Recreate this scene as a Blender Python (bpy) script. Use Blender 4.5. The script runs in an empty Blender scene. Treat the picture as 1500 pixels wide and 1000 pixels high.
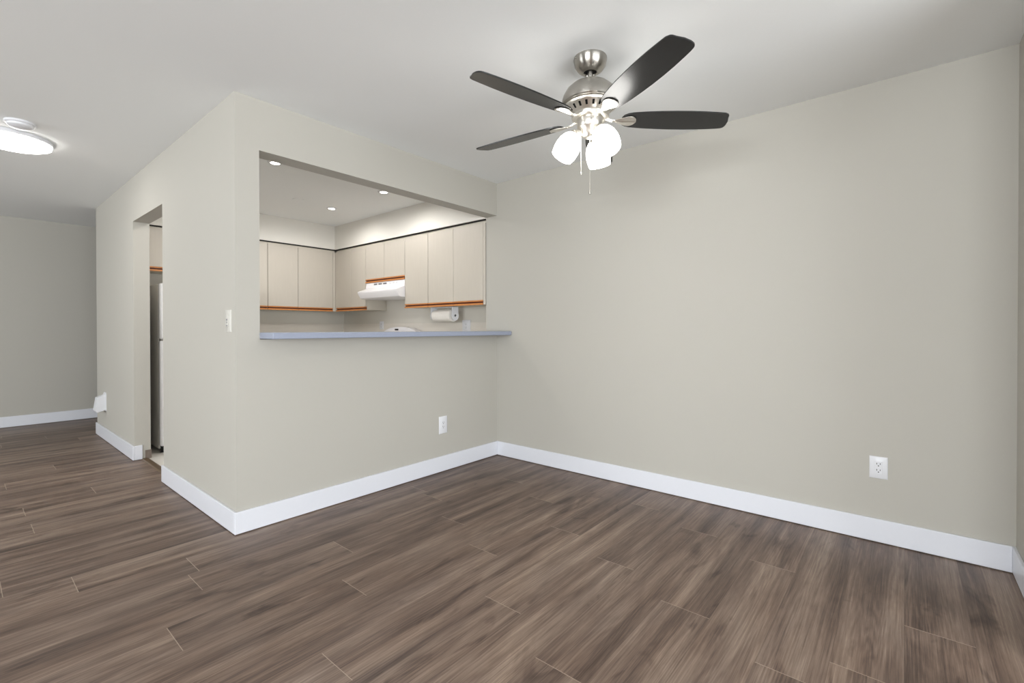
import bpy, bmesh, math, random
from mathutils import Matrix, Vector
R = math.radians
random.seed(7)
S = bpy.context.scene
C = S.collection

# ------------------------------------------------------------------ camera
H = 2.44
cam_d = bpy.data.cameras.new('camera'); cam = bpy.data.objects.new('camera', cam_d); C.objects.link(cam)
yaw, pitch, roll = R(-49.979), R(-0.3943), R(-0.0589)
F = Vector((-math.sin(yaw)*math.cos(pitch), math.cos(yaw)*math.cos(pitch), math.sin(pitch)))
Rt = Vector((math.cos(yaw), math.sin(yaw), 0)); Up = Rt.cross(F)
R2 = Rt*math.cos(roll) + Up*math.sin(roll); U2 = -Rt*math.sin(roll) + Up*math.cos(roll)
M4 = Matrix((R2, U2, -F)).transposed().to_4x4(); M4.translation = Vector((0, 0, 1.1345))
cam.matrix_world = M4
cam_d.sensor_width = 36; cam_d.lens = 686.85/1500*36; cam_d.shift_y = -13.86/1500
cam_d.clip_start = .05; cam_d.clip_end = 200
S.camera = cam

# ------------------------------------------------------------------ view + world
S.view_settings.view_transform = 'Standard'; S.view_settings.look = 'None'
S.view_settings.gamma = 1; S.view_settings.use_curve_mapping = False
S.view_settings.exposure = 0.08
w = bpy.data.worlds.new('World'); S.world = w; w.use_nodes = True
bg = w.node_tree.nodes['Background']; bg.inputs[0].default_value = (.82, .9, 1, 1); bg.inputs[1].default_value = 1.1

def area(name, loc, rot, sx, sy, power, col):
    l = bpy.data.lights.new(name, 'AREA'); l.shape = 'RECTANGLE'; l.size = sx; l.size_y = sy
    l.energy = power; l.color = col
    o = bpy.data.objects.new(name, l); C.objects.link(o); o.location = loc; o.rotation_euler = rot
    return o
# lamps added for daylight outside the unseen windows, behind and left of the camera
DAY = (.955, .985, 1.0)
area('added_daylight_patio', (0.1, -3.70, 1.15), (R(117), 0, 0), 4.4, 2.0, 218, DAY)
area('added_daylight_side', (-4.5, -.3, 1.45), (R(117), 0, R(-90)), 3.2, 1.6, 296, DAY)
area('added_daylight_hall', (-4.5, 5.5, 1.45), (R(117), 0, R(-90)), 2.6, 1.6, 118, DAY)  # added to brighten the hall and its far ceiling

# ------------------------------------------------------------------ helpers
def lin(c): return tuple(((x/255)/12.92 if x/255 <= .04045 else ((x/255+.055)/1.055)**2.4) for x in c)
def mat(name, col, rough=.5, metal=0, emis=None, strength=0, spec=.5, coat=0, noise=0, nscale=40, bump=0, stretch=None, aniso=0):
    m = bpy.data.materials.new(name); m.use_nodes = True; nt = m.node_tree; b = nt.nodes['Principled BSDF']
    c = lin(col); b.inputs['Base Color'].default_value = (*c, 1); b.inputs['Roughness'].default_value = rough
    b.inputs['Metallic'].default_value = metal; b.inputs['Specular IOR Level'].default_value = spec
    b.inputs['Coat Weight'].default_value = coat
    b.inputs['Anisotropic'].default_value = aniso
    if emis: b.inputs['Emission Color'].default_value = (*lin(emis), 1); b.inputs['Emission Strength'].default_value = strength
    if noise or bump:
        tc = nt.nodes.new('ShaderNodeTexCoord'); mp = nt.nodes.new('ShaderNodeMapping')
        n = nt.nodes.new('ShaderNodeTexNoise'); n.inputs['Scale'].default_value = nscale; n.inputs['Detail'].default_value = 4
        if stretch: mp.inputs['Scale'].default_value = stretch
        nt.links.new(tc.outputs['Object'], mp.inputs[0]); nt.links.new(mp.outputs[0], n.inputs[0])
        if noise:
            mr = nt.nodes.new('ShaderNodeMapRange'); mr.inputs[1].default_value = .3; mr.inputs[2].default_value = .7
            mr.inputs[3].default_value = 1-noise; mr.inputs[4].default_value = 1+noise
            vm = nt.nodes.new('ShaderNodeVectorMath'); vm.operation = 'SCALE'; vm.inputs[0].default_value = c
            nt.links.new(n.outputs[0], mr.inputs[0]); nt.links.new(mr.outputs[0], vm.inputs['Scale'])
            nt.links.new(vm.outputs[0], b.inputs['Base Color'])
        if bump:
            bp = nt.nodes.new('ShaderNodeBump'); bp.inputs['Strength'].default_value = bump; bp.inputs['Distance'].default_value = .002
            nt.links.new(n.outputs[0], bp.inputs['Height']); nt.links.new(bp.outputs[0], b.inputs['Normal'])
    return m

M = {}
M['wall'] = mat('wall_paint', (183, 180, 172), .7, spec=.25, noise=.008, nscale=300, bump=.06)
M['ceiling'] = mat('ceiling_paint', (240, 242, 242), .85, spec=.15, noise=.008, nscale=220, bump=.1)
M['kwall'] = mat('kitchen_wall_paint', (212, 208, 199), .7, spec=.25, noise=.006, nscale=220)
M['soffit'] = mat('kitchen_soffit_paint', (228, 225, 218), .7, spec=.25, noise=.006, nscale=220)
M['base'] = mat('baseboard_gloss', (222, 224, 231), .3, spec=.5, noise=.004, nscale=60)
M['nickel'] = mat('brushed_nickel', (178, 174, 167), .3, metal=1, noise=.05, nscale=60, stretch=(1, 1, 9), aniso=.8)
_nt = M['nickel'].node_tree; _tg = _nt.nodes.new('ShaderNodeTangent'); _tg.direction_type = 'RADIAL'; _tg.axis = 'Z'; _nt.nodes['Principled BSDF'].inputs['Anisotropic Rotation'].default_value = .25; _nt.links.new(_tg.outputs[0], _nt.nodes['Principled BSDF'].inputs['Tangent'])
M['nickel_light'] = mat('polished_nickel', (222, 218, 210), .3, metal=1, noise=.03, nscale=60)
M['blade'] = mat('black_blade', (21, 21, 22), .27, spec=.55, noise=.12, nscale=10)
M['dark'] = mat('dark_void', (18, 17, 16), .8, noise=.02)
M['shade'] = mat('lit_frosted_glass', (250, 248, 244), .4, emis=(255, 252, 247), strength=10, noise=.002)
M['lamp'] = mat('lit_diffuser', (250, 250, 250), .4, emis=(255, 252, 248), strength=16, noise=.002)
M['led'] = mat('lit_downlight', (250, 250, 250), .4, emis=(255, 248, 240), strength=14, noise=.002)
M['white'] = mat('white_plastic', (222, 223, 227), .35, noise=.004)
M['cab'] = mat('cream_laminate', (194, 187, 176), .45, noise=.015, nscale=14, stretch=(3, 3, .4))
M['cab_in'] = mat('cabinet_side_laminate', (200, 193, 180), .5, noise=.01)
M['oak'] = mat('oak_pull', (196, 128, 70), .4, noise=.15, nscale=30, stretch=(3, .3, 6))
M['oak_dark'] = mat('oak_groove', (92, 40, 16), .5, noise=.15, nscale=30)
M['counter'] = mat('blue_grey_laminate', (150, 157, 175), .35, spec=.5, noise=.02, nscale=90)
M['splash'] = mat('backsplash_laminate', (222, 216, 207), .4, noise=.01)
M['ivory'] = mat('ivory_plastic', (203, 201, 194), .4, noise=.004)
M['enamel'] = mat('white_enamel', (240, 238, 240), .22, spec=.5, noise=.003)
M['black'] = mat('black_glass', (14, 14, 15), .1, noise=.02)
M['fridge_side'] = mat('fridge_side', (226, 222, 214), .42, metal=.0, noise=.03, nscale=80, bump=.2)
M['fridge_door'] = mat('fridge_white', (236, 235, 235), .25, noise=.004)
M['cove'] = mat('brown_vinyl', (118, 106, 96), .5, noise=.1, nscale=50)
M['brass'] = mat('bronze_strip', (112, 92, 70), .4, metal=.5, noise=.12, nscale=30)
M['paper'] = mat('paper_roll', (232, 228, 222), .9, noise=.01, nscale=120, bump=.3)
M['grey'] = mat('grey_print', (120, 120, 124), .5, noise=.02)
M['vinyl'] = mat('cream_vinyl', (226, 221, 212), .3, noise=.02, nscale=8)
M['alu'] = mat('white_window_frame', (235, 235, 235), .4, noise=.004)
def glass():
    m = bpy.data.materials.new('window_glass'); m.use_nodes = True; nt = m.node_tree; nt.nodes.clear()
    o = nt.nodes.new('ShaderNodeOutputMaterial'); mx = nt.nodes.new('ShaderNodeMixShader'); t = nt.nodes.new('ShaderNodeBsdfTransparent')
    g = nt.nodes.new('ShaderNodeBsdfGlossy'); g.inputs['Roughness'].default_value = .02; mx.inputs[0].default_value = .06
    nt.links.new(t.outputs[0], mx.inputs[1]); nt.links.new(g.outputs[0], mx.inputs[2]); nt.links.new(mx.outputs[0], o.inputs[0]); return m
M['glass'] = glass()

def shade(bm, ang=40):
    for f in bm.faces: f.smooth = True
    for e in bm.edges:
        e.smooth = not (len(e.link_faces) != 2 or e.calc_face_angle(0) > R(ang))
def obj(name, bm, m, parent=None, smooth=True, bevel=0):
    bmesh.ops.recalc_face_normals(bm, faces=bm.faces)
    if smooth: shade(bm)
    me = bpy.data.meshes.new(name); bm.to_mesh(me); bm.free()
    for x in (m if isinstance(m, (list, tuple)) else [m]): me.materials.append(x)
    o = bpy.data.objects.new(name, me); C.objects.link(o)
    if bevel:
        md = o.modifiers.new('bevel', 'BEVEL'); md.width = bevel; md.segments = 2; md.limit_method = 'ANGLE'; md.angle_limit = R(40)
    if parent: o.parent = parent
    return o
def box(bm, x0, x1, y0, y1, z0, z1, mi=0):
    v = [bm.verts.new((x, y, z)) for z in (z0, z1) for y in (y0, y1) for x in (x0, x1)]
    for q in ((0, 2, 3, 1), (4, 5, 7, 6), (0, 1, 5, 4), (2, 6, 7, 3), (0, 4, 6, 2), (1, 3, 7, 5)):
        bm.faces.new([v[i] for i in q]).material_index = mi
    return bm
def B(*a): return box(bmesh.new(), *a)
def prism(bm, pts, axis, a, b, mi=0):
    """extrude a 2D outline along axis from a to b; pts are the other two coords in xyz order"""
    def P(p, t):
        return (t, p[0], p[1]) if axis == 0 else (p[0], t, p[1]) if axis == 1 else (p[0], p[1], t)
    A = [bm.verts.new(P(p, a)) for p in pts]; D = [bm.verts.new(P(p, b)) for p in pts]
    n = len(pts)
    f1 = bm.faces.new(A); f2 = bm.faces.new(D[::-1]); fs = [f1, f2]
    for i in range(n): fs.append(bm.faces.new((A[i], D[i], D[(i+1) % n], A[(i+1) % n])))
    for f in fs: f.material_index = mi
    bm.normal_update()
    if n > 4: bmesh.ops.triangulate(bm, faces=[f1, f2], ngon_method='EAR_CLIP')
    return bm
def lathe(bm, prof, n=48, cap=True, mtx=None, mi=0):
    rings = []
    for r, z in prof:
        if r < 1e-6: rings.append([bm.verts.new((0, 0, z))])
        else: rings.append([bm.verts.new((r*math.cos(2*math.pi*i/n), r*math.sin(2*math.pi*i/n), z)) for i in range(n)])
    allv = [v for r in rings for v in r]
    for a, b in zip(rings, rings[1:]):
        for i in range(n):
            j = (i+1) % n
            if len(a) == 1 and len(b) == 1: continue
            if len(a) == 1: f = bm.faces.new((a[0], b[i], b[j]))
            elif len(b) == 1: f = bm.faces.new((a[i], b[0], a[j]))
            else: f = bm.faces.new((a[i], b[i], b[j], a[j]))
            f.material_index = mi
    if mtx: bmesh.ops.transform(bm, matrix=mtx, verts=allv)
    return bm
def tube(bm, pts, r, n=10):
    pts = [Vector(p) for p in pts]; rings = []
    for i, p in enumerate(pts):
        d = (pts[min(i+1, len(pts)-1)] - pts[max(i-1, 0)]).normalized()
        u = d.cross(Vector((0, 0, 1))) if abs(d.z) < .95 else d.cross(Vector((1, 0, 0))); u.normalize(); v = d.cross(u)
        rr = r[i] if isinstance(r, (list, tuple)) else r
        rings.append([bm.verts.new(p + (u*math.cos(2*math.pi*k/n) + v*math.sin(2*math.pi*k/n))*rr) for k in range(n)])
    for a, b in zip(rings, rings[1:]):
        for i in range(n): bm.faces.new((a[i], b[i], b[(i+1) % n], a[(i+1) % n]))
    bm.faces.new(rings[0]); bm.faces.new(rings[-1][::-1]); return bm
def thing(name, label, cat, loc, rz=0, group=None):
    o = bpy.data.objects.new(name, None); C.objects.link(o); o.location = loc; o.rotation_euler = (0, 0, rz); o.empty_display_size = .05
    o['label'] = label; o['category'] = cat
    if group: o['group'] = group
    return o
def struct(name, bm, m, bevel=0, smooth=False, label=None):
    o = obj(name, bm, m, smooth=smooth, bevel=bevel); o['kind'] = 'structure'
    if label: o['label'] = label
    return o

# ------------------------------------------------------------------ setting
XA, XC, Y1, YR, YF, YE = .998, 3.153, 2.825, -.395, 7.955, 6.716
T = .131; XO = 1.125; ZO = 2.153; XK = 3.44; YK = 5.90; XL = -4.3; YB = -3.5
YD1, YD2, ZD = 4.218, 5.099, 2.062
BT, BH = .013, .125
XI = XA + .115      # kitchen side of the corridor wall

# wood plank floor: rows run along X, joints placed row by row
def floor_material():
    m = bpy.data.materials.new('plank_laminate'); m.use_nodes = True; nt = m.node_tree; N = nt.nodes; L = nt.links; b = N['Principled BSDF']
    def node(t, **k):
        n = N.new(t)
        for a, v in k.items(): setattr(n, a, v)
        return n
    def math_(op, a, b_=None):
        n = node('ShaderNodeMath', operation=op)
        for i, x in enumerate((a, b_)):
            if x is None: continue
            if isinstance(x, (int, float)): n.inputs[i].default_value = x
            else: L.new(x, n.inputs[i])
        return n.outputs[0]
    at = node('ShaderNodeAttribute', attribute_name='plank'); sep = node('ShaderNodeSeparateColor'); L.new(at.outputs['Color'], sep.inputs[0])
    rnd, rnd2, plen = sep.outputs[0], sep.outputs[1], math_('MULTIPLY', sep.outputs[2], 2.0)
    uv = node('ShaderNodeUVMap', uv_map='plank_uv'); sx = node('ShaderNodeSeparateXYZ'); L.new(uv.outputs[0], sx.inputs[0]); u, v = sx.outputs[0], sx.outputs[1]
    # per-plank shifted texture space
    off = node('ShaderNodeCombineXYZ'); L.new(math_('MULTIPLY', rnd, 37.0), off.inputs[0]); L.new(math_('MULTIPLY', rnd2, 53.0), off.inputs[1]); L.new(math_('MULTIPLY', rnd, 91.0), off.inputs[2])
    add = node('ShaderNodeVectorMath', operation='ADD'); L.new(uv.outputs[0], add.inputs[0]); L.new(off.outputs[0], add.inputs[1])
    def noise(scale, sc, det=4, dist=0, rough=.5):
        mp = node('ShaderNodeMapping'); mp.inputs['Scale'].default_value = scale; L.new(add.outputs[0], mp.inputs[0])
        n = node('ShaderNodeTexNoise'); n.inputs['Scale'].default_value = sc; n.inputs['Detail'].default_value = det
        n.inputs['Distortion'].default_value = dist; n.inputs['Roughness'].default_value = rough
        L.new(mp.outputs[0], n.inputs[0]); return n.outputs[0]
    broad = noise((.42, 8, 1), 1.7, 4, .15)         # long soft bands
    blotch = noise((1, 3.6, 1), 2.6, 5, .3, .6)        # mottling
    grain = noise((1.7, 120, 1), 1.6, 5, .05, .7)    # fine streaks
    fine = noise((9, 340, 1), 1.5, 2)
    knot = noise((1.5, 5, 1), 1.7, 4, 1.2)
    # cathedral rings in some places
    mpw = node('ShaderNodeMapping'); mpw.inputs['Scale'].default_value = (.5, 9, 1); L.new(add.outputs[0], mpw.inputs[0])
    nz = node('ShaderNodeTexNoise'); nz.inputs['Scale'].default_value = .9; nz.inputs['Detail'].default_value = 2; L.new(mpw.outputs[0], nz.inputs[0])
    ring = math_('FRACT', math_('MULTIPLY', nz.outputs[0], 22.0)); ring = math_('ABSOLUTE', math_('SUBTRACT', ring, .5))
    t = math_('ADD', math_('MULTIPLY', math_('SUBTRACT', broad, .5), 1.35), math_('MULTIPLY', math_('SUBTRACT', blotch, .5), .75))
    t = math_('ADD', t, math_('MULTIPLY', math_('SUBTRACT', grain, .5), 1.0))
    t = math_('ADD', t, math_('MULTIPLY', math_('SUBTRACT', fine, .5), .35))
    t = math_('ADD', t, math_('MULTIPLY', math_('SUBTRACT', ring, .25), .28))
    t = math_('ADD', t, math_('MULTIPLY', math_('SUBTRACT', rnd2, .5), .12))
    t = math_('ADD', t, .5)
    kn = node('ShaderNodeMapRange'); L.new(knot, kn.inputs[0]); kn.inputs[1].default_value = .28; kn.inputs[2].default_value = .40; kn.inputs[3].default_value = -.3; kn.inputs[4].default_value = 0
    t = math_('ADD', t, kn.outputs[0])
    cr = node('ShaderNodeValToRGB'); L.new(t, cr.inputs[0]); e = cr.color_ramp.elements
    cols = [(0, (60, 46, 38)), (.28, (88, 72, 62)), (.5, (110, 92, 80)), (.72, (129, 112, 98)), (1, (156, 138, 122))]
    e[0].position = 0; e[0].color = (*lin(cols[0][1]), 1); e[1].position = 1; e[1].color = (*lin(cols[-1][1]), 1)
    for p_, c_ in cols[1:-1]: q = e.new(p_); q.color = (*lin(c_), 1)
    # colour drift between warm and violet-grey planks
    hue = node('ShaderNodeMix', data_type='RGBA', blend_type='MULTIPLY'); hue.inputs[0].default_value = 1
    hr = node('ShaderNodeMix', data_type='RGBA'); L.new(noise((.8, 3, 1), 2.2, 2), hr.inputs[0]); hr.inputs[6].default_value = (1.06, .985, .93, 1); hr.inputs[7].default_value = (.96, .995, 1.06, 1)
    L.new(cr.outputs[0], hue.inputs[6]); L.new(hr.outputs[2], hue.inputs[7])
    # seams
    W_ = .195
    dv = math_('MINIMUM', v, math_('SUBTRACT', W_, v)); du = math_('MINIMUM', u, math_('SUBTRACT', plen, u))
    sv = math_('LESS_THAN', dv, .0011); su = math_('LESS_THAN', du, .0013)
    m1 = node('ShaderNodeMix', data_type='RGBA'); L.new(math_('MULTIPLY', sv, .55), m1.inputs[0]); L.new(hue.outputs[2], m1.inputs[6]); m1.inputs[7].default_value = (*lin((86, 70, 60)), 1)
    m2 = node('ShaderNodeMix', data_type='RGBA'); L.new(math_('MULTIPLY', su, .65), m2.inputs[0]); L.new(m1.outputs[2], m2.inputs[6]); m2.inputs[7].default_value = (*lin((176, 160, 142)), 1)
    L.new(m2.outputs[2], b.inputs['Base Color'])
    ro = node('ShaderNodeMapRange'); L.new(grain, ro.inputs[0]); ro.inputs[3].default_value = .36; ro.inputs[4].default_value = .5; L.new(ro.outputs[0], b.inputs['Roughness'])
    b.inputs['Specular IOR Level'].default_value = .4
    bp = node('ShaderNodeBump'); bp.inputs['Strength'].default_value = .12; bp.inputs['Distance'].default_value = .0015
    L.new(math_('SUBTRACT', grain, math_('MULTIPLY', math_('MAXIMUM', sv, su), .8)), bp.inputs['Height']); L.new(bp.outputs[0], b.inputs['Normal'])
    return m
M['floor'] = floor_material()
def build_floor():
    bm = bmesh.new(); uvl = bm.loops.layers.uv.new('plank_uv'); cl = bm.loops.layers.float_color.new('plank')
    W_, Y0, LP = .195, 2.535, 1.38
    joints = {-3: .127, -2: .34, -1: .735, 0: .69, 1: 1.298, 2: .514, 3: 1.124, 4: 1.74, 5: .822, 6: 1.446, 7: 2.05, 8: 1.286, 9: 1.894, 10: 2.51, 11: 1.747, 12: 1.911, 13: .95}
    rg = random.Random(11)
    def quad(xa, xb, ya, yb, u0, v0, ln, c):
        vs = [bm.verts.new(p) for p in ((xa, ya, 0), (xb, ya, 0), (xb, yb, 0), (xa, yb, 0))]; f = bm.faces.new(vs)
        for l, (x, y) in zip(f.loops, ((xa, ya), (xb, ya), (xb, yb), (xa, yb))):
            l[uvl].uv = (x-u0, y-v0); l[cl] = (c[0], c[1], ln/2, 1)
    for k in range(-32, 34):
        yt = Y0 - W_*k; yb = yt - W_
        if yb >= YF or yt <= YB: continue
        j = joints.get(k, rg.uniform(0, LP)); j -= LP*math.ceil((j-XL)/LP)
        while j < XC:
            a, b_ = j, j+LP; c = (rg.random(), rg.random()); j += LP
            # regions: main room/corridor (x<=doorway strip) and dining nook and hall beyond
            regs = [(XL, 1.06, YB, YF), (1.06, XC, YB, Y1), (1.06, XC, YE, YF)]
            for x0, x1, y0, y1 in regs:
                xa, xb = max(a, x0), min(b_, x1); ya, yb2 = max(yb, y0), min(yt, y1)
                if xb-xa > 1e-4 and yb2-ya > 1e-4: quad(xa, xb, ya, yb2, a, yb, LP, c)
    # slab body under the planks
    o = obj('floor', bm, M['floor'], smooth=False); o['kind'] = 'structure'
    return o
build_floor()
fb = B(XL, 1.06, YB, YF+.1, -.12, -.004); box(fb, 1.06, XC, YB, Y1, -.12, -.004); box(fb, 1.06, XC, YE, YF+.1, -.12, -.004)
struct('floor_slab', fb, M['dark'])
struct('floor_kitchen', B(1.06, 3.6, Y1+.05, 6.1, -.1, -.002), M['vinyl'])
struct('ceiling', B(XL-.12, XK+.16, YB-.12, YF+.12, H, H+.12), M['ceiling'])

# right wall with its end return at the kitchen
struct('wall_right', B(XC, XK+.12, YR-.12, Y1+T, -.1, H), M['wall'])
struct('wall_near', B(2.35, XC, YR-.12, YR, -.1, H), M['wall'])
# passthrough wall: C-shaped outline in XZ
struct('wall_passthrough', prism(bmesh.new(), [(XA, -.1), (XC, -.1), (XC, 1.075), (XO, 1.075), (XO, ZO), (XC, ZO), (XC, H), (XA, H)], 1, Y1, Y1+T), M['wall'])
# corridor wall with doorway, outline in YZ
struct('wall_corridor', prism(bmesh.new(), [(Y1+T, -.1), (YD1, -.1), (YD1, ZD), (YD2, ZD), (YD2, -.1), (YE, -.1), (YE, H), (Y1+T, H)], 0, XA, XI), M['wall'])
struct('wall_far', B(XL, XK+.16, YF, YF+.12, -.1, H), M['wall'])
struct('wall_hall', B(XI, XK+.16, YE-.12, YE, -.1, H), M['wall'])
struct('wall_hall_end', B(XK+.0, XK+.16, YE, YF, -.1, H), M['wall'])
struct('wall_kitchen_right', B(XK, XK+.12, Y1+T, YE-.12, -.1, H), M['kwall'])
struct('wall_kitchen_back', B(XI, XK, YK, YK+.12, -.1, H), M['kwall'])
# living room walls out of view; windows and patio door added to let daylight in
def wall_with_hole(name, axis, pos, th, a0, a1, h0, h1, z0, z1):
    bm = bmesh.new()
    def bx(a, b_, c, d):
        if axis == 0: box(bm, pos-th, pos, a, b_, c, d)
        else: box(bm, a, b_, pos-th, pos, c, d)
    bx(a0, h0, -.1, H); bx(h1, a1, -.1, H); bx(h0, h1, z1, H)
    if z0 > 0: bx(h0, h1, -.1, z0)
    struct(name, bm, M['wall'])
lw = B(XL-.12, XL, YB-.12, YF+.12, -.1, .6); box(lw, XL-.12, XL, YB-.12, YF+.12, 2.3, H)
for a_, b_ in ((YB-.12, -1.9), (1.3, 4.2), (6.8, YF+.12)): box(lw, XL-.12, XL, a_, b_, .6, 2.3)
struct('wall_left', lw, M['wall'])
wall_with_hole('wall_back', 1, YB, .12, XL-.0, XC+.4, -2.2, 2.4, 0, 2.3)
struct('wall_side', B(XC, XC+.12, YB-.12, YR-.12, -.1, H), M['wall'])
def window(name, axis, pos, h0, h1, z0, z1, kind='window'):
    bm = bmesh.new(); f = .05
    def bx(a, b_, c, d):
        if axis == 0: box(bm, pos-.09, pos-.03, a, b_, c, d)
        else: box(bm, a, b_, pos-.09, pos-.03, c, d)
    bx(h0, h1, z0, z0+f); bx(h0, h1, z1-f, z1); bx(h0, h0+f, z0+f, z1-f); bx(h1-f, h1, z0+f, z1-f)
    mid = (h0+h1)/2; bx(mid-f/2, mid+f/2, z0+f, z1-f)
    o = obj(name, bm, M['alu'], smooth=False); o['kind'] = 'structure'
    bm = bmesh.new()
    for a, b_ in ((h0+f, mid-f/2), (mid+f/2, h1-f)):
        if axis == 0: box(bm, pos-.063, pos-.057, a, b_, z0+f, z1-f)
        else: box(bm, a, b_, pos-.063, pos-.057, z0+f, z1-f)
    obj('window_pane', bm, M['glass'], o, smooth=False)
window('added_window_1', 0, XL, -1.9, 1.3, .6, 2.3)  # unseen window, added for the daylight lamp behind it
window('added_window_3', 0, XL, 4.2, 6.8, .6, 2.3)  # unseen window, added to brighten the far end of the hall
window('added_window_2', 1, YB, -2.2, 2.4, 0.0, 2.3)  # unseen patio opening, added for the daylight lamp behind it

# kitchen bulkhead above the wall cabinets
XF, YCB = 3.145, 5.592       # cabinet door planes
sb = bmesh.new()
prism(sb, [(XI, YK), (XI, YCB-.012), (XF-.012, YCB-.012), (XF-.012, Y1+T), (XK, Y1+T), (XK, YK)], 2, 2.145, H)
struct('wall_bulkhead', sb, M['soffit'])

rv = B(XI, XF+.02, YCB+.004, YCB+.02, 2.1345, 2.145); box(rv, XF+.004, XF+.02, Y1+T, YCB+.004, 2.1345, 2.145)  # dark strip in the cabinet-top gap, its shade put in as colour
struct('gap_shade_strip', rv, M['dark'], label='thin dark strip standing in for shade in the gap between bulkhead and cabinets')

# baseboards
def base(name, bm): struct(name, bm, M['base'], bevel=.003)
G = .004
base('baseboard_right', B(XC-BT, XC, YR+BT, Y1-BT, G, BH))
base('baseboard_near', B(2.35, XC, YR, YR+BT, G, BH))
base('baseboard_passthrough', B(XA-BT, XC, Y1-BT, Y1, G, BH))
base('baseboard_corridor', B(XA-BT, XA, Y1, YD1+.012, G, BH))
bb = B(XA-BT, XA, YD2-BT, YE+BT, G, BH); box(bb, XA, XA+.055, YD2-BT, YD2, G, BH); box(bb, XA, XK, YE, YE+BT, G, BH)
base('baseboard_hall', bb)
base('baseboard_far', B(XL, XK, YF-BT, YF, G, BH))
base('baseboard_left', B(XL, XL+BT, .0+YB, YF-BT, G, BH))
cv = B(XA+.075, XI+.004, YD2-.006, YD2, 0, .075); box(cv, XI, XI+.005, YD2, 5.2, 0, .075)
struct('trim_1', cv, M['cove'], label='brown vinyl cove base')
th = prism(bmesh.new(), [(XA+.045, 0), (XA+.055, .007), (XA+.085, .008), (XA+.1, 0)], 1, YD1, YD2)
struct('trim_2', th, M['brass'], label='bronze doorway transition strip')

# ------------------------------------------------------------------ breakfast bar worktop
bt = bmesh.new()
x0, x1, yf, yb_, z0, z1 = XO-.001, XC-.001, 2.65, Y1+T+.05, 1.079, 1.114
box(bt, x0, x1, yf, yb_, z0, z1)
c = obj('bar_counter', bt, M['counter'], bevel=.004)
c['label'] = 'long blue-grey breakfast bar top in the wall opening to the kitchen'; c['category'] = 'counter'

# ------------------------------------------------------------------ wall cabinets
def make_front(parent, a0, a1, z0, z1, axis, face, solo=True):
    """a door with its oak finger pull; axis 0: faces -X (runs along Y), axis 1: faces -Y (runs along X)"""
    g = .0018
    def bx(bm, p, q, d0, d1, c, d, mi=0):
        if axis == 0: box(bm, face+d0, face+d1, p, q, c, d, mi)
        else: box(bm, p, q, face+d0, face+d1, c, d, mi)
    dm = bmesh.new(); bx(dm, a0+g, a1-g, 0, .018, z0+.043, z1); d = obj('door', dm, M['cab'], parent, bevel=.0015)
    pm = bmesh.new()
    for (zt, zb, dep) in ((.043, .031, -.004), (.0155, .0, -.006)):
        bx(pm, a0+g, a1-g, dep, .018, z0+zb, z0+zt)
    bx(pm, a0+g, a1-g, .009, .018, z0+.0155, z0+.031, 1)
    h = obj('finger_pull', pm, [M['oak'], M['oak_dark']], d, bevel=0); h['label'] = 'oak finger pull'
    return d
def wall_cabinet(label, axis, a0, a1, z0, z1, doors, depth=.295, fillers=()):
    face = XF if axis == 0 else YCB
    t = thing('wall_cabinet', label, 'cabinet', (0, 0, 0), group='cream kitchen wall cabinets')
    def bx(bm, p, q, d0, d1, c, d):
        if axis == 0: box(bm, face+d0, face+d1, p, q, c, d)
        else: box(bm, p, q, face+d0, face+d1, c, d)
    cm = bmesh.new(); bx(cm, a0, a1, .0185, depth, z0+.004, z1)
    body = obj('body', cm, M['cab_in'], t)
    for p, q in zip(doors, doors[1:]): make_front(t, min(p, q), max(p, q), z0, z1-.022, axis, face)
    for p, q in fillers:
        fm = bmesh.new(); bx(fm, p, q, .0, .0185, z0, z1-.022); obj('filler', fm, M['cab'], t, bevel=.001)
    return t
ZB, ZT = 1.358, 2.134
wall_cabinet('tall cream double-door wall cabinet left of the white range hood, in the kitchen corner', 0, 4.907, 5.59, ZB, ZT, [4.907, 5.242, 5.565], fillers=[(5.566, 5.5915)])
wall_cabinet('short cream two-door wall cabinet directly above the white range hood', 0, 4.157, 4.905, 1.675, ZT, [4.157, 4.532, 4.905])
wall_cabinet('narrow single-door cream wall cabinet just right of the range hood', 0, 3.771, 4.155, ZB, ZT, [3.771, 4.155])
wall_cabinet('cream double-door wall cabinet at the right end of the row, above the paper towel holder', 0, 2.962, 3.769, ZB, ZT, [2.988, 3.39, 3.769], fillers=[(2.962, 2.987)])
wall_cabinet('cream double-door wall cabinet on the back kitchen wall, ending at the corner', 1, 2.316, 3.1435, ZB, ZT, [2.316, 2.665, 3.11], fillers=[(3.111, 3.144)])
wall_cabinet('cream cabinet on the back kitchen wall cut off by the left jamb of the opening', 1, 1.962, 2.314, ZB, ZT, [1.962, 2.314])
wall_cabinet('short cream cabinet above the refrigerator, seen through the doorway', 1, XI+.01, 1.96, 1.70, ZT, [XI+.01, 1.535, 1.96])

# backsplash boards
s = struct('trim_3', B(XK-.008, XK, Y1+T, YK-.008, .95, 1.2), M['splash'], label='pale laminate backsplash on the range wall')
s = struct('trim_4', B(1.9, XK-.008, YK-.008, YK, .95, 1.2), M['splash'], label='pale laminate backsplash on the back kitchen wall')

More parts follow.
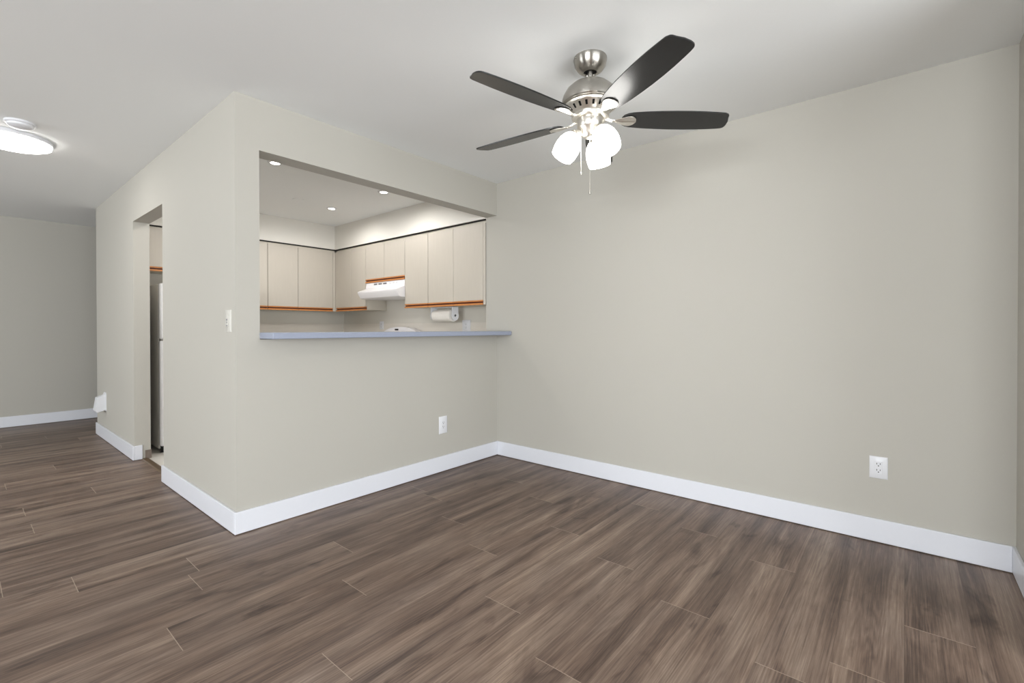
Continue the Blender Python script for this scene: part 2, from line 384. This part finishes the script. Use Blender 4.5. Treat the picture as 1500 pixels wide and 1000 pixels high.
# ------------------------------------------------------------------ range hood
HY0, HY1 = 4.160, 4.902
t = thing('range_hood', 'white under-cabinet range hood with a flared front lip', 'range hood', (3.3, 4.53, 1.48))
def loc(o): return o
hm = bmesh.new()
xs, ys, zs = -3.3, -4.53, -1.48
prof = [(3.435, 1.673), (3.148, 1.673), (3.142, 1.605), (3.036, 1.565), (3.034, 1.548), (3.072, 1.49), (3.10, 1.482), (3.435, 1.482)]
prism(hm, [(x+xs, z+zs) for x, z in prof], 1, HY0+ys, HY1+ys)
obj('hood_body', hm, M['enamel'], t, bevel=.003)
for g0 in (4.73, 4.64, 4.55):
    for i in range(3):
        y = g0 - i*.022
        obj('vent_slot', B(3.1425+xs-.002, 3.1475+xs, y-.016+ys, y+ys, 1.642+zs, 1.658+zs), M['grey'], t)
for i, y in enumerate((4.43, 4.37, 4.31)):
    k = obj('rocker_switch', B(3.1425+xs-.004, 3.148+xs, y-.018+ys, y+ys, 1.643+zs, 1.656+zs), M['white'], t, bevel=.001)

# ------------------------------------------------------------------ cooking range (backguard shows over the bar)
t = thing('cooking_range', 'white range with a curved backguard, its top just showing over the bar counter', 'stove', (3.1, 4.53, 0))
xs, ys = -3.1, -4.53
obj('range_body', B(2.80+xs, 3.425+xs, HY0+ys, HY1+ys, .02, .905), M['enamel'], t, bevel=.004)
obj('cooktop', B(2.78+xs, 3.425+xs, HY0-.001+ys, HY1+.001+ys, .905, .92), M['enamel'], t, bevel=.004)
od = obj('oven_door', B(2.775+xs, 2.80+xs, HY0+.01+ys, HY1-.01+ys, .2, .78), M['enamel'], t, bevel=.004)
obj('door_window', B(2.772+xs, 2.776+xs, HY0+.15+ys, HY1-.15+ys, .35, .62), M['black'], od)
obj('door_handle', tube(bmesh.new(), [(2.76+xs, HY0+.08+ys, .73), (2.745+xs, HY0+.12+ys, .73), (2.745+xs, HY1-.12+ys, .73), (2.76+xs, HY1-.08+ys, .73)], .011), M['enamel'], od)
gp = [(HY0+.01+ys, .92)]
for i in range(25):
    a = i/24; y = HY0+.01+(HY1-HY0-.02)*a; gp.append((y+ys, 1.075+.083*(1-abs(2*a-1)**2.6)))
gp.append((HY1-.01+ys, .92))
bg_ = prism(bmesh.new(), gp, 0, 3.35+xs, 3.425+xs)
bgo = obj('backguard', bg_, M['enamel'], t, bevel=.004)
for y in (4.25, 4.36, 4.70, 4.80):
    kb = lathe(bmesh.new(), [(0, .02), (.016, .02), (.02, 0), (0, 0)], 20, mtx=Matrix.Translation((3.35+xs, y+ys, 1.06)) @ Matrix.Rotation(R(-90), 4, 'Y'))
    obj('control_knob', kb, M['white'], bgo)
obj('clock_display', B(3.346+xs, 3.351+xs, 4.55+ys, 4.615+ys, 1.118, 1.136), M['black'], bgo)
for (x, y, r) in ((2.95, 4.33, .1), (2.95, 4.73, .08), (3.21, 4.33, .08), (3.21, 4.73, .1)):
    bm = bmesh.new()
    for q in range(4): 
        rr = r*(1-q*.22); lathe(bm, [(rr, .921), (rr, .927), (rr-.009, .927), (rr-.009, .921)], 28, mtx=Matrix.Translation((x+xs, y+ys, 0)))
    obj('coil_burner', bm, M['black'], t)

# ------------------------------------------------------------------ paper towel holder
t = thing('paper_towel_holder', 'white paper towel holder fixed under the right-hand wall cabinet', 'paper towel holder', (3.26, 3.65, 1.358))
obj('mounting_plate', B(-.045, .045, -.165, .165, -.008, .0), M['white'], t, bevel=.002)
for s_ in (-1, 1):
    bm = bmesh.new(); pts = [(-.04, -.008), (.04, -.008), (.035, -.06)]
    n = 10
    pts = [(.042, -.008)] + [(.05*math.cos(a), -.088-.0+.052*math.sin(a)) for a in [R(30-240*i/n) for i in range(n+1)]] + [(-.042, -.008)]
    prism(bm, pts, 1, s_*.165-.006*(s_ > 0), s_*.165+.006*(s_ < 0))
    obj('bracket_arm', bm, M['white'], t, bevel=.0015)
obj('spindle', tube(bmesh.new(), [(0, -.165, -.088), (0, .165, -.088)], .012), M['white'], t)
t2 = thing('paper_towel_roll', 'white paper towel roll hanging in its holder under the cabinet', 'paper towel', (3.26, 3.65, 1.270))
Mx = Matrix.Rotation(R(90), 4, 'X')
obj('paper', lathe(bmesh.new(), [(.021, -.135), (.062, -.135), (.062, .135), (.021, .135), (.021, -.135)], 40, mtx=Mx), M['paper'], t2)
obj('cardboard_core', lathe(bmesh.new(), [(.0195, -.136), (.021, -.136), (.021, .136), (.0195, .136), (.0195, -.136)], 30, mtx=Mx), M['oak'], t2)

# ------------------------------------------------------------------ refrigerator
t = thing('refrigerator', 'white top-freezer refrigerator seen through the doorway', 'refrigerator', (1.6, 5.52, 0))
xs, ys = -1.6, -5.52
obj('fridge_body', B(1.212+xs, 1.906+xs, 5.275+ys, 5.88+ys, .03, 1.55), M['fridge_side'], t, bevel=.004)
obj('freezer_door', B(1.208+xs, 1.91+xs, 5.205+ys, 5.272+ys, 1.04, 1.555), M['fridge_door'], t, bevel=.016)
obj('fridge_door', B(1.208+xs, 1.91+xs, 5.205+ys, 5.272+ys, .06, 1.03), M['fridge_door'], t, bevel=.016)
obj('hinge', B(1.215+xs, 1.26+xs, 5.212+ys, 5.28+ys, 1.031, 1.039), M['nickel'], t)
obj('toe_grille', B(1.225+xs, 1.90+xs, 5.235+ys, 5.3+ys, .02, .056), M['dark'], t)
for x in (1.235, 1.87):
    for y in (5.25, 5.85): obj('foot', lathe(bmesh.new(), [(0, 0), (.016, 0), (.016, .03), (0, .03)], 16, mtx=Matrix.Translation((x+xs, y+ys, 0))), M['dark'], t)
for z0_, z1_ in ((1.08, 1.4), (.62, .98)):
    obj('door_handle', tube(bmesh.new(), [(1.88+xs, 5.21+ys, z0_), (1.88+xs, 5.17+ys, z0_+.03), (1.88+xs, 5.17+ys, z1_-.03), (1.88+xs, 5.21+ys, z1_)], .01), M['fridge_door'], t)

# ------------------------------------------------------------------ outlets and switches (plate local frame: x right, z up, facing -y)
def plate(name, label, cat, loc, rz, w_, h_, kind, group=None):
    t = thing(name, label, cat, loc, rz, group)
    bm = bmesh.new()
    a, b_, d = w_/2, h_/2, .006
    v0 = [bm.verts.new(p) for p in ((-a, 0, -b_), (a, 0, -b_), (a, 0, b_), (-a, 0, b_))]
    v1 = [bm.verts.new(p) for p in ((-a, -d*.5, -b_), (a, -d*.5, -b_), (a, -d*.5, b_), (-a, -d*.5, b_))]
    q = .005; v2 = [bm.verts.new(p) for p in ((-a+q, -d, -b_+q), (a-q, -d, -b_+q), (a-q, -d, b_-q), (-a+q, -d, b_-q))]
    bm.faces.new(v0)
    for A, D in ((v0, v1), (v1, v2)):
        for i in range(4): bm.faces.new((A[i], A[(i+1) % 4], D[(i+1) % 4], D[i]))
    bm.faces.new(v2)
    W_ = M['white'] if kind == 'outlet' else M['ivory']
    obj('cover_plate', bm, W_, t)
    if kind == 'outlet':
        obj('receptacle', B(-.0168, .0168, -d-.0018, -d, -.034, .034), M['white'], t, bevel=.001)
        sm = bmesh.new(); y0 = -d-.0022
        for zc in (.0165, -.0165):
            box(sm, -.0085, -.0058, y0, y0+.001, zc+.000, zc+.009); box(sm, .0058, .0085, y0, y0+.001, zc+.001, zc+.008)
            lathe(sm, [(0, 0), (.0028, 0), (.0028, .001), (0, .001)], 12, mtx=Matrix.Translation((0, y0, zc-.0065)) @ Matrix.Rotation(R(-90), 4, 'X'))
        obj('slots', sm, M['dark'], t)
    else:
        obj('rocker', B(-.0165, .0165, -d-.004, -d, -.033, .033), M['ivory'], t, bevel=.0015)
        sm = B(-.005, .005, -d-.0062, -d-.0038, .002, .012); box(sm, -.003, .003, -d-.0055, -d-.0038, -.012, -.004)
        obj('indicator', sm, M['grey'], t)
        obj('slide_bar', B(-.013, .013, -d-.0055, -d-.004, -.028, -.024), M['grey'], t)
    return t
RX = R(-90)   # facing -X
plate('wall_outlet', 'white duplex outlet low on the long right-hand wall', 'outlet', (XC, .108, .397), RX, .077, .116, 'outlet')
plate('wall_outlet', 'white outlet low on the half wall beneath the bar counter', 'outlet', (2.506, Y1, .370), 0, .084, .136, 'outlet')
plate('wall_outlet', 'pale outlet on the kitchen backsplash near the right end of the bar', 'outlet', (XK-.008, 3.50, 1.165), RX, .118, .122, 'outlet')
plate('wall_outlet', 'small pale outlet on the kitchen backsplash to the left of the range', 'outlet', (XK-.008, 5.0, 1.178), RX, .085, .1, 'outlet')
plate('light_switch', 'white dimmer switch on the corridor wall beside the column corner', 'light switch', (XA, 2.922, 1.180), RX, .082, .125, 'switch')

# ------------------------------------------------------------------ white plug-in box on the corridor wall
t = thing('plug_in_box', 'white wedge-shaped plug-in box low at the far end of the corridor wall', 'wall box', (XA, 6.30, .31))
bm = bmesh.new()
# side profile (x,z), extruded along y, slanted outwards to the bottom
prism(bm, [(0, 0), (-.07, -.02), (-.088, 0.0), (-.07, .13), (-.012, .15), (0, .18)], 1, -.055, .055)
obj('housing', bm, M['white'], t, bevel=.004)
obj('cover_plate', B(-.006, 0, -.06, .045, -.01, .17), M['white'], t, bevel=.001)

# ------------------------------------------------------------------ ceiling fittings
def downlight(x, y, label):
    t = thing('recessed_light', label, 'downlight', (x, y, H), group='recessed kitchen downlights')
    obj('trim_ring', lathe(bmesh.new(), [(.034, -.001), (.034, -.006), (.05, -.005), (.056, 0)], 36), M['white'], t)
    obj('lens', lathe(bmesh.new(), [(0, -.004), (.034, -.004), (.034, -.0005), (0, -.0005)], 36), M['led'], t)
    l = bpy.data.lights.new('downlight_bulb', 'SPOT'); l.energy = 16; l.spot_size = R(178); l.spot_blend = .5; l.shadow_soft_size = .04; l.color = (1, .97, .93)
    lo = bpy.data.objects.new('downlight_bulb', l); C.objects.link(lo); lo.parent = t; lo.location = (0, 0, -.02)
downlight(1.63, 3.794, 'small lit recessed downlight nearest the left jamb of the opening')
downlight(2.64, 4.763, 'lit recessed downlight furthest back, near the kitchen corner')
downlight(2.644, 3.816, 'small lit recessed downlight half hidden behind the header, furthest right')
downlight(1.63, 4.763, 'recessed downlight above the kitchen doorway side, behind the column wall')
cvp = obj('ceiling_cover', lathe(bmesh.new(), [(0, -.006), (.05, -.005), (.055, 0), (0, 0)], 30, mtx=Matrix.Translation((2.242, 4.693, H))), M['ceiling'])
cvp['label'] = 'small flat white round cover on the kitchen ceiling'; cvp['category'] = 'ceiling cover'

t = thing('flush_ceiling_light', 'round white lit flush ceiling light at the left edge', 'ceiling light', (.262, 4.66, H))
obj('base_pan', lathe(bmesh.new(), [(0, 0), (.2, 0), (.205, -.008), (.205, -.024), (.2, -.028), (.198, -.028)], 64), M['white'], t)
obj('diffuser', lathe(bmesh.new(), [(.197, -.026), (.196, -.04), (.17, -.052), (.1, -.062), (0, -.066)], 64), M['lamp'], t)
t = thing('smoke_detector', 'small round white smoke detector on the ceiling above the flush light', 'smoke detector', (.278, 4.286, H))
obj('detector_base', lathe(bmesh.new(), [(0, 0), (.072, 0), (.072, -.012), (.068, -.014), (0, -.014)], 40), M['white'], t)
obj('detector_cap', lathe(bmesh.new(), [(.062, -.014), (.06, -.026), (.045, -.036), (.02, -.038), (0, -.038)], 40), M['white'], t)

# ------------------------------------------------------------------ ceiling fan
FX, FY = 1.9884, 1.1738
fan = thing('ceiling_fan', 'five-blade black ceiling fan in brushed nickel with three lit glass shades', 'ceiling fan', (FX, FY, H))
def Z(z): return z - H
obj('canopy', lathe(bmesh.new(), [(0, 0), (.079, 0), (.080, -.004), (.079, -.012), (.074, -.035), (.062, -.054), (.045, -.066), (.033, -.070), (.031, -.067), (.030, -.060), (0, -.060)], 64), M['nickel'], fan)
obj('canopy_hole', lathe(bmesh.new(), [(0, -.0605), (.0295, -.0605), (.0295, -.063), (0, -.063)], 40), M['dark'], fan)
for a in (20, 200):
    obj('screw', lathe(bmesh.new(), [(0, 0), (.004, 0), (.004, .004), (0, .005)], 12, mtx=Matrix.Rotation(R(a+130), 4, 'Z') @ Matrix.Translation((.0785, 0, -.012)) @ Matrix.Rotation(R(90), 4, 'Y')), M['nickel'], fan)
obj('downrod', lathe(bmesh.new(), [(0, -.05), (.0125, -.05), (.0125, Z(2.34)), (.02, Z(2.338)), (.02, Z(2.325)), (0, Z(2.325))], 32), M['nickel'], fan)
obj('motor_housing', lathe(bmesh.new(), [(0, Z(2.330)), (.03, Z(2.329)), (.06, Z(2.322)), (.09, Z(2.307)), (.115, Z(2.284)), (.131, Z(2.256)), (.137, Z(2.232)), (.136, Z(2.218)), (.131, Z(2.213)), (.122, Z(2.213)), (.0, Z(2.213))], 72), M['nickel'], fan)
# vent band with real slots
vb = bmesh.new(); n = 120
rz = [(.124, Z(2.213)), (.126, Z(2.206)), (.117, Z(2.203)), (.113, Z(2.199)), (.109, Z(2.1947)), (.094, Z(2.1785)), (.088, Z(2.172)), (.084, Z(2.168)), (.084, Z(2.162)), (0, Z(2.162))]
rings = [[vb.verts.new((r*math.cos(2*math.pi*i/n), r*math.sin(2*math.pi*i/n), z)) for i in range(n)] for r, z in rz[:-1]]
for k in range(len(rings)-1):
    for i in range(n):
        j = (i+1) % n
        if k == 4 and i % 6 in (0, 1): continue
        vb.faces.new((rings[k][i], rings[k+1][i], rings[k+1][j], rings[k][j]))
vb.faces.new(rings[-1])
obj('vent_band', vb, M['nickel_light'], fan)
obj('motor_core', lathe(bmesh.new(), [(.0, Z(2.212)), (.098, Z(2.211)), (.098, Z(2.2)), (.072, Z(2.17)), (0, Z(2.17))], 40), M['dark'], fan)
obj('flywheel', lathe(bmesh.new(), [(0, Z(2.163)), (.086, Z(2.163)), (.090, Z(2.158)), (.088, Z(2.150)), (.078, Z(2.146)), (0, Z(2.146))], 64), M['nickel_light'], fan)
obj('switch_housing', lathe(bmesh.new(), [(0, Z(2.146)), (.064, Z(2.146)), (.065, Z(2.141)), (.062, Z(2.110)), (.057, Z(2.098)), (.047, Z(2.090)), (.044, Z(2.076)), (.036, Z(2.064)), (.02, Z(2.058)), (0, Z(2.056))], 56), M['nickel_light'], fan)
for a in range(3):
    obj('screw', lathe(bmesh.new(), [(0, 0), (.0045, 0), (.0045, .003), (0, .004)], 12, mtx=Matrix.Rotation(R(a*120+215), 4, 'Z') @ Matrix.Translation((.0625, 0, Z(2.126))) @ Matrix.Rotation(R(90), 4, 'Y')), M['nickel'], fan)

# blade outline: (radius, half-width)
def blade_mesh():
    bm = bmesh.new(); out = []
    hw = [(.150, .0), (.152, .018), (.160, .034), (.176, .045), (.20, .052), (.26, .059), (.33, .0635), (.40, .066), (.47, .0665), (.54, .0645), (.60, .0605), (.64, .057)]
    def tip(s_):
        # rounded corner, slightly slanted tip (leading corner reaches further)
        R_ = .668 + .006*s_
        return [(R_-.016, .054*s_), (R_-.007, .050*s_), (R_-.001, .042*s_), (R_+.002, .028*s_)]
    up = [(r, h) for r, h in hw] + tip(1) + [(.674, 0)]
    dn = [(r, -h) for r, h in hw[1:]] + tip(-1)
    pts = up + dn[::-1]
    prism(bm, pts, 2, -.003, .003)
    bmesh.ops.triangulate(bm, faces=[f for f in bm.faces if len(f.verts) > 4])
    return bm
def iron_mesh():
    # leaf-shaped medallion under the blade with a raised centre rib, and a curved neck to the flywheel
    bm = bmesh.new()
    leaf = [(.118, .013), (.135, .016), (.15, .023), (.166, .033), (.182, .0385), (.198, .037), (.210, .030), (.218, .019), (.222, .008)]
    cols = []
    for r, h in leaf:
        z0 = -.0045
        row = [(r, -h, z0), (r, -h, z0-.004), (r, -h*.5, z0-.0055), (r, -.0015, z0-.007), (r, 0, z0-.0095), (r, .0015, z0-.007), (r, h*.5, z0-.0055), (r, h, z0-.004), (r, h, z0)]
        cols.append([bm.verts.new(p) for p in row])
    for a, b_ in zip(cols, cols[1:]):
        for i in range(len(a)-1): bm.faces.new((a[i], b_[i], b_[i+1], a[i+1]))
        bm.faces.new((a[-1], b_[-1], b_[0], a[0]))
    bm.faces.new(cols[0]); bm.faces.new(cols[-1][::-1])
    return bm
def neck_mesh():
    bm = bmesh.new(); rows = []
    for r, h, z, th_ in ((.060, .019, .006, .010), (.075, .017, .003, .010), (.09, .013, -.004, .010), (.105, .012, -.009, .009), (.122, .0135, -.0095, .007)):
        rows.append([bm.verts.new(p) for p in ((r, -h, z), (r, -h*.5, z-th_*.8), (r, 0, z-th_), (r, h*.5, z-th_*.8), (r, h, z), (r, 0, z+.002))])
    for a, b_ in zip(rows, rows[1:]):
        for i in range(6): bm.faces.new((a[i], b_[i], b_[(i+1) % 6], a[(i+1) % 6]))
    bm.faces.new(rows[0]); bm.faces.new(rows[-1][::-1]); return bm
PITCH = R(12.5)
first = None
for k in range(5):
    a = 1.0377 + math.pi + k*2*math.pi/5
    mw = Matrix.Translation((0, 0, Z(2.147))) @ Matrix.Rotation(a, 4, 'Z') @ Matrix.Rotation(-PITCH, 4, 'X')
    mn = Matrix.Translation((0, 0, Z(2.152))) @ Matrix.Rotation(a, 4, 'Z') @ Matrix.Rotation(-PITCH*.5, 4, 'X')
    if first is None:
        bl = obj('blade', blade_mesh(), M['blade'], fan, bevel=.0015)
        ir = obj('blade_iron', iron_mesh(), M['nickel_light'], fan)
        nk = obj('iron_neck', neck_mesh(), M['nickel_light'], fan)
        for s_ in ir, nk:
            md = s_.modifiers.new('sub', 'SUBSURF'); md.levels = 1; md.render_levels = 1
        first = (bl, ir, nk); cur = first
    else:
        cur = []
        for o in first:
            c_ = o.copy(); C.objects.link(c_); c_.parent = fan; cur.append(c_)
    cur[0].matrix_local = mw; cur[1].matrix_local = mw; cur[2].matrix_local = mn

# three light arms, each fitter with glass shade
sh0 = None
for wa in (-109, 10, 132):
    a = R(wa)
    tilt = R(31)
    base_p = Vector((.068, 0, Z(2.080)))
    mx = Matrix.Rotation(a, 4, 'Z') @ Matrix.Translation(base_p) @ Matrix.Rotation(-tilt, 4, 'Y')
    if sh0 is None:
        arm = tube(bmesh.new(), [(.03, 0, Z(2.074)), (.05, 0, Z(2.084)), (.062, 0, Z(2.087)), (.068, 0, Z(2.080))], [.010, .010, .012, .014], 12)
        fit = lathe(bmesh.new(), [(0, .008), (.018, .006), (.026, -.002), (.029, -.014), (.028, -.022), (.022, -.022), (0, -.018)], 32, mtx=Matrix.Translation(base_p) @ Matrix.Rotation(-tilt, 4, 'Y'))
        ao = obj('light_arm', arm, M['nickel_light'], fan); fo = obj('shade_fitter', fit, M['nickel_light'], fan)
        prof = [(.026, -.012), (.036, -.018), (.048, -.034), (.0565, -.056), (.060, -.080), (.0595, -.102), (.056, -.124), (.053, -.137), (.0505, -.1365), (.0535, -.124), (.057, -.102), (.0575, -.080), (.054, -.056), (.045, -.035), (.033, -.020), (.02, -.015), (0, -.015)]
        so = obj('glass_shade', lathe(bmesh.new(), prof, 48, mtx=Matrix.Translation(base_p) @ Matrix.Rotation(-tilt, 4, 'Y')), M['shade'], fan)
        bo = obj('bulb', lathe(bmesh.new(), [(0, -.02), (.013, -.02), (.014, -.05), (.026, -.068), (.029, -.086), (.022, -.106), (0, -.114)], 24, mtx=Matrix.Translation(base_p) @ Matrix.Rotation(-tilt, 4, 'Y')), M['shade'], fan)
        sh0 = (ao, fo, so, bo); cur = sh0
    else:
        cur = []
        for o in sh0:
            c_ = o.copy(); C.objects.link(c_); c_.parent = fan; cur.append(c_)
    for o in cur: o.matrix_local = Matrix.Rotation(a, 4, 'Z')
# pull chains: camera-left one short, the other longer with a fob
def chain(px, py, z0_, z1_, fob):
    bm = bmesh.new(); tube(bm, [(px, py, z0_), (px, py, z1_)], .0008, 6)
    z = z0_
    while z > z1_:
        lathe(bm, [(0, .0016), (.0016, 0), (0, -.0016)], 6, mtx=Matrix.Translation((px, py, z))); z -= .005
    c_ = obj('pull_chain', bm, M['nickel_light'], fan)
    if fob: f_ = lathe(bmesh.new(), [(0, .006), (.0025, .004), (.003, -.004), (.0065, -.014), (.0055, -.02), (0, -.022)], 16, mtx=Matrix.Translation((px, py, z1_)))
    else: f_ = lathe(bmesh.new(), [(0, .006), (.003, .002), (.004, -.006), (.002, -.012), (0, -.013)], 16, mtx=Matrix.Translation((px, py, z1_)))
    obj('chain_fob', f_, M['nickel'], c_)
chain(-.048, .022, Z(2.10), Z(1.882), False)
chain(-.024, -.012, Z(2.08), Z(1.800), True)
